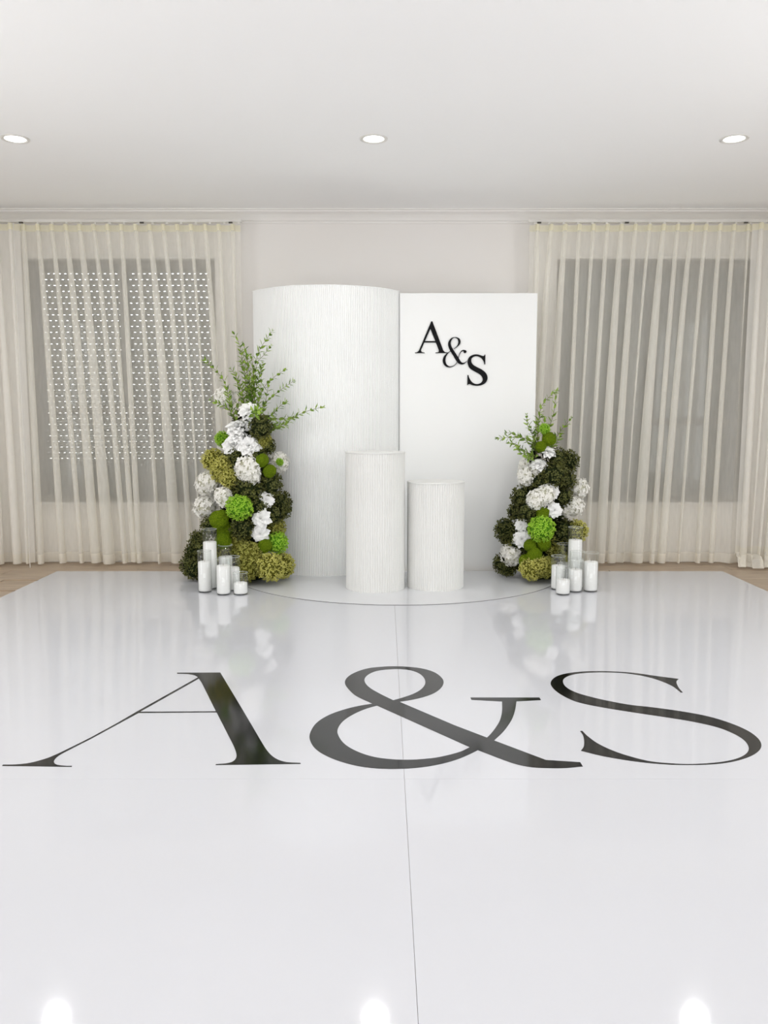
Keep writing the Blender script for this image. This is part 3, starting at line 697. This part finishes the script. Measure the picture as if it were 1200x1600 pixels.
def leafy_branch(parent, origin, pts3, dens, rs, leaf_len):
    """stem polyline with opposite pairs of narrow leaves"""
    P = [Vector(p) - origin for p in pts3]; n = len(P); L = []
    for i in range(n - 1):
        p0, p1, p2, p3 = P[max(i-1,0)], P[i], P[i+1], P[min(i+2,n-1)]
        for k in range(8): 
            t = k/8; L.append(0.5*((2*p1)+(-p0+p2)*t+(2*p0-5*p1+4*p2-p3)*t*t+(-p0+3*p1-3*p2+p3)*t**3))
    L.append(P[-1]); m = len(L)
    br = MB(); br.tube(L, [0.0026 - 0.0016 * i / m for i in range(m)], 5); o = br.obj('leafy_branch', M['stem'], parent)
    lf = MB(); dist = 0; nxt = 0.03; twist = rs.uniform(0, pi)
    tot = sum((L[i+1]-L[i]).length for i in range(m-1))
    for i in range(m - 1):
        seg = (L[i+1] - L[i]); sl = seg.length; d = seg.normalized()
        while dist + sl >= nxt:
            p = L[i] + d * (nxt - dist); twist += pi/2 + rs.uniform(-0.5, 0.5)
            u = d.orthogonal().normalized(); w = d.cross(u); frac = nxt / tot
            for s in (0, pi):
                q = u*cos(twist + s) + w*sin(twist + s); out = (d*rs.uniform(0.5, 1.0) + q*rs.uniform(0.6, 1.0)).normalized()
                ll = leaf_len * rs.uniform(1.05, 1.7) * (1.0 - 0.25*frac); wd = ll * rs.uniform(0.34, 0.48)
                sd = out.cross(d).normalized(); nn = sd.cross(out).normalized(); tip = out*ll - nn*ll*0.12
                V = [p, p + out*ll*0.3 + sd*wd*0.42, p + out*ll*0.62 + sd*wd*0.42, p + tip, p + out*ll*0.62 - sd*wd*0.42, p + out*ll*0.3 - sd*wd*0.42, p + out*ll*0.3 - nn*wd*0.12, p + out*ll*0.62 - nn*wd*0.14]
                lf.add(V, [(0,1,6),(0,6,5),(1,2,7,6),(6,7,4,5),(2,3,7),(7,3,4)])
            nxt += dens * rs.uniform(0.45, 0.75)
        dist += sl
    # tip rosette
    d = (L[-1] - L[-2]).normalized(); u = d.orthogonal().normalized(); w = d.cross(u)
    for k in range(3):
        a = k*2.1; out = (d*1.2 + u*cos(a)*0.7 + w*sin(a)*0.7).normalized(); ll = leaf_len*0.6; sd = out.cross(u).normalized()
        p = L[-1]; lf.add([p, p + out*ll*0.5 + sd*ll*0.16, p + out*ll, p + out*ll*0.5 - sd*ll*0.16], [(0,1,2,3)])
    l = lf.obj('foliage', M['leaf'], o); l['kind'] = 'stuff'
    return o

def arrangement(label, base_px, ax_top_px, Yc, Rb, Rt, blooms, branches, seed, corepts):
    base = floor_pt(base_px[0], base_px[1]); rs = random.Random(seed)
    pb = at(base_px[0], base_px[1], Yc); pt = at(ax_top_px[0], ax_top_px[1], Yc)
    root = empty('floral_arrangement', (pb.x, Yc, DISC + 0.001)); org = Vector(root.location); tag(root, label, 'flowers', 'hydrangea and rose towers flanking the backdrop')
    H = pt.z
    for (px, py, d, kind, *ex) in blooms:
        q = at(px, py, Yc); t = min(max(q.z / H, 0), 1); xc = pb.x + (pt.x - pb.x)*t; R = Rb + (Rt - Rb)*t
        back = ex[0] if ex else 0.0
        Y = Yc - sqrt(max(0.0, R*R - (q.x - xc)**2)) * 0.85 + back
        q = at(px, py, Y); dep = Y*cT + (EYE - q.z)*sT; r = d/2/FOC*dep
        nm, me = rs.choice(KIND[kind]); z = max(q.z, r*1.06 + DISC + 0.001)
        dirv = Vector(((q.x - xc)*1.6, -0.75, 0.35 if kind == 'rose' else 0.2)).normalized()
        if len(ex) > 1: dirv = Vector(ex[1]).normalized()
        rot = dirv.to_track_quat('Z', 'Y').to_matrix() @ Matrix.Rotation(rs.uniform(0, 2*pi), 3, 'Z')
        if kind == 'rose':
            k = 0.96; s = (r*k, r*k, r*k)
            loc = Vector((q.x, Y, z)) - dirv * r * 0.35
        else:
            k = 1.0; s = (r*k*rs.uniform(0.95,1.05), r*k*rs.uniform(0.95,1.05), r*k*rs.uniform(0.92, 1.0)); loc = Vector((q.x, Y, z))
        share(nm, me, root, loc - org, rot.to_euler(), s)
    # dark foliage filling behind the blooms
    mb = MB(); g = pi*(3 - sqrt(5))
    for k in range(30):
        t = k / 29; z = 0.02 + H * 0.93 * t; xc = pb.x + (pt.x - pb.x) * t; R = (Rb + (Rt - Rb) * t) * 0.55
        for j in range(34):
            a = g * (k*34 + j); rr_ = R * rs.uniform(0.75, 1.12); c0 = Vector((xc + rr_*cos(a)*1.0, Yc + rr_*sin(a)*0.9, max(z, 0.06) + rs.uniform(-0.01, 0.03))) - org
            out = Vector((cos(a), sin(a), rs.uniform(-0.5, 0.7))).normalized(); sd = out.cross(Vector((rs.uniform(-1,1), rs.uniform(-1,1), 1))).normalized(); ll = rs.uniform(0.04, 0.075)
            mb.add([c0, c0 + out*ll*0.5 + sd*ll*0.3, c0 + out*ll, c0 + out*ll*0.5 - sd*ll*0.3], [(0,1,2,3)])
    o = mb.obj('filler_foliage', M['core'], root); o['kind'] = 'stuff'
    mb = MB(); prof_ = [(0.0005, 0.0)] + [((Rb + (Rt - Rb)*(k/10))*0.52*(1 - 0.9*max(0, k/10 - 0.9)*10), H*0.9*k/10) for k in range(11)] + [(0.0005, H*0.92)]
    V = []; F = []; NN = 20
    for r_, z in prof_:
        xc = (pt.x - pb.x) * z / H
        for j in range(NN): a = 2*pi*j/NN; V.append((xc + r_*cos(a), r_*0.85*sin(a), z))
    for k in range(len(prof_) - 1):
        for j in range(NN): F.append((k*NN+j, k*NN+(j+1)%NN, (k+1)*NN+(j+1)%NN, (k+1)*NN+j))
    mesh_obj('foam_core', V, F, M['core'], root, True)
    for (pts, dens, ll, dy) in branches:
        n = len(pts); P = [at(p[0], p[1], Yc - 0.05 + (dy * i / (n - 1))) for i, p in enumerate(pts)]
        leafy_branch(root, org, P, dens, rs, ll)
    return root

LEFT = [
 (351,622,34,'hyd',0.05),(388,640,35,'rose'),(369,664,40,'rose',0,(-0.1,-0.6,0.9)),(392,662,26,'rose',0.03),(361,695,38,'rose'),(388,695,42,'rose'),(370,678,34,'rose',-0.01,(0,-0.7,0.7)),
 (387,733,42,'hyd',-0.03),(394,745,28,'hyd',-0.02),(434,724,37,'hyd',0.0),(326,755,42,'hyd'),(351,777,34,'hyd'),(322,793,40,'hyd'),
 (415,781,31,'rose',-0.03,(0.1,-1,0.15)),(407,809,35,'rose',-0.04,(-0.1,-1,0.3)),(406,834,31,'rose',-0.02,(0,-1,0)),
 (348,686,26,'lime',0.02),(374,793,43,'lime',-0.06),(433,848,36,'lime',-0.04),(437,722,13,'lime',-0.09),
 (409,720,24,'moss',-0.06),(421,736,24,'moss',-0.08),(343,812,34,'moss',-0.02),(354,829,36,'moss',0.08),(349,845,28,'moss'),(414,853,24,'moss',-0.02),
 (334,719,40,'olive',0.03),(350,729,36,'olive',0.0),(358,748,30,'olive',0.0),(345,738,34,'olive',0.02),
 (371,851,46,'mid',0.11),(357,868,42,'mid',0.13),(391,868,44,'mid',0.02),(386,889,40,'mid',0.03),(423,886,46,'olive',-0.07),(441,884,42,'olive',-0.01),(431,824,32,'mid',0.02),
 (407,668,36,'dark',0.0),(412,690,28,'mid',0.03),(418,697,26,'dark',0.02),(388,764,48,'dark',0.03),(421,757,40,'dark',0.0),(437,786,38,'dark',0.0),(440,796,30,'dark',0.0),(426,805,34,'dark',0.02),
 (331,822,34,'dark',0.02),(311,845,32,'dark',0.04),(303,862,30,'dark',0.04),(301,884,38,'dark',0.03),(305,896,32,'dark',0.0),(336,880,42,'dark',0.13),(322,862,38,'dark',0.09),(380,824,40,'dark',0.04),(402,792,40,'dark',0.04),
 (400,716,36,'dark',0.04),(372,716,34,'dark',0.05),(362,903,26,'mid',0.13),
]
LB = [
 ([(395,655),(396,610),(398,575),(405,548),(425,518)], 0.045, 0.040, 0.06),
 ([(398,655),(398,600),(402,568),(412,555),(423,541)], 0.045, 0.038, 0.02),
 ([(388,655),(384,600),(378,560),(374,538),(366,522)], 0.045, 0.040, 0.05),
 ([(390,650),(390,590),(386,560),(381,540)], 0.045, 0.036, 0.10),
 ([(386,650),(378,610),(370,590),(361,577)], 0.045, 0.036, 0.0),
 ([(370,662),(359,628),(352,600),(340,582),(322,564)], 0.040, 0.040, -0.05),
 ([(366,658),(358,640),(345,632),(330,626)], 0.042, 0.040, -0.08),
 ([(368,665),(370,640),(376,618),(381,604)], 0.045, 0.036, -0.03),
 ([(398,655),(405,620),(420,596),(445,578)], 0.050, 0.036, 0.05),
 ([(400,658),(415,630),(435,612),(458,596)], 0.048, 0.038, 0.02),
 ([(402,662),(425,655),(452,654),(478,643),(504,636)], 0.050, 0.040, -0.08),
 ([(402,660),(425,648),(436,636),(446,628)], 0.042, 0.040, -0.02),
 ([(402,664),(420,662),(440,664),(460,652)], 0.040, 0.040, -0.05),
 ([(400,668),(420,672),(436,668),(446,664)], 0.042, 0.040, -0.08),
 ([(396,650),(399,615),(404,592),(410,568)], 0.040, 0.040, 0.08),
 ([(394,652),(393,612),(396,580),(392,556)], 0.040, 0.038, -0.02),
 ([(390,652),(388,615),(384,585),(376,566)], 0.040, 0.038, 0.04),
 ([(404,652),(396,648),(400,645),(403,640)], 0.030, 0.045, -0.16),
 ([(400,660),(412,640),(417,615),(420,600)], 0.045, 0.038, 0.0),
 ([(396,655),(394,620),(388,590),(384,570),(386,556)], 0.040, 0.038, -0.06),
 ([(400,655),(404,625),(408,600),(407,578)], 0.040, 0.038, -0.05),
 ([(386,655),(380,625),(371,600),(368,584)], 0.040, 0.038, 0.06),
 ([(402,672),(416,680),(424,674),(430,668)], 0.040, 0.042, -0.03),
]
RIGHT = [
 (858,704,28,'rose',0,(0.1,-0.6,0.9)),(842,723,30,'rose',0,(-0.1,-0.6,0.8)),(825,743,36,'hyd',0.04),(824,727,28,'hyd',0.06),(838,735,24,'hyd',0.05),
 (839,781,34,'hyd',-0.02),(852,774,32,'hyd',-0.03),(863,766,30,'rose',-0.03,(0.2,-1,0.4)),(867,797,28,'rose',-0.06,(0.1,-1,0.1)),
 (905,763,32,'hyd',0.02),(896,790,34,'hyd',-0.02),(884,798,22,'hyd',0.02),(814,819,23,'rose',-0.02),(815,841,32,'rose',-0.02),(800,866,38,'hyd',-0.03),
 (846,826,44,'lime',-0.06),(851,670,18,'lime',0.02),(858,686,24,'moss',0.02),(845,698,20,'moss'),(848,802,24,'moss',-0.02),(828,852,22,'moss',-0.05),(835,867,26,'moss',-0.06),(822,876,24,'moss',-0.04),(849,849,28,'moss',-0.03),
 (901,830,38,'olive',0.0),(862,857,38,'mid',0.10),(829,888,38,'olive',-0.06),(842,884,28,'olive',-0.08),(852,886,34,'mid',-0.04),(868,876,40,'mid',0.12),
 (887,721,36,'dark',0.0),(871,715,30,'dark',0.02),(866,741,40,'dark',-0.02),(883,751,32,'dark',0.0),(817,777,36,'dark',0.02),(808,799,30,'dark',0.02),(826,799,36,'dark',0.02),(878,777,34,'dark',0.03),
 (876,829,44,'dark',0.10),(790,827,34,'dark',0.03),(794,840,28,'dark',0.03),(785,881,30,'dark',0.02),(795,889,26,'dark',0.0),(860,897,30,'dark',0.12),(888,850,40,'dark',0.12),(845,752,36,'dark',0.06),(810,850,40,'dark',0.06),(880,880,38,'dark',0.15),
]
RB = [
 ([(840,710),(830,690),(810,683),(777,685)], 0.042, 0.038, -0.08),
 ([(838,705),(824,690),(808,680),(792,676)], 0.045, 0.036, -0.03),
 ([(838,712),(820,705),(806,694),(796,692)], 0.040, 0.036, -0.10),
 ([(838,716),(824,712),(812,706),(808,700)], 0.042, 0.036, -0.12),
 ([(838,708),(832,680),(824,664),(823,649)], 0.042, 0.036, 0.0),
 ([(839,708),(836,685),(830,670),(824,658)], 0.045, 0.034, 0.03),
 ([(841,706),(841,670),(845,638),(858,620),(871,611)], 0.042, 0.034, 0.08),
 ([(848,706),(858,670),(866,640),(868,612)], 0.055, 0.036, 0.12),
 ([(856,706),(868,685),(880,668),(892,654)], 0.045, 0.038, 0.02),
 ([(858,708),(868,695),(872,688),(876,680)], 0.042, 0.036, -0.04),
 ([(840,708),(840,680),(838,660),(846,650)], 0.042, 0.036, 0.0),
 ([(838,712),(836,695),(834,680),(840,672)], 0.040, 0.036, -0.06),
 ([(838,716),(834,712),(828,716),(822,714)], 0.040, 0.036, -0.10),
 ([(846,704),(852,690),(848,670),(852,655)], 0.045, 0.034, 0.04),
]
arrangement('taller tower of white, lime and olive blooms with leafy branches, left of the ribbed wall', (372, 893), (392, 640), 5.79, 0.33, 0.12, LEFT, LB, 5, None)
arrangement('smaller tower of white, lime and dark green blooms in front of the right curtain', (842, 893), (855, 700), 5.83, 0.22, 0.12, RIGHT, RB, 9, None)
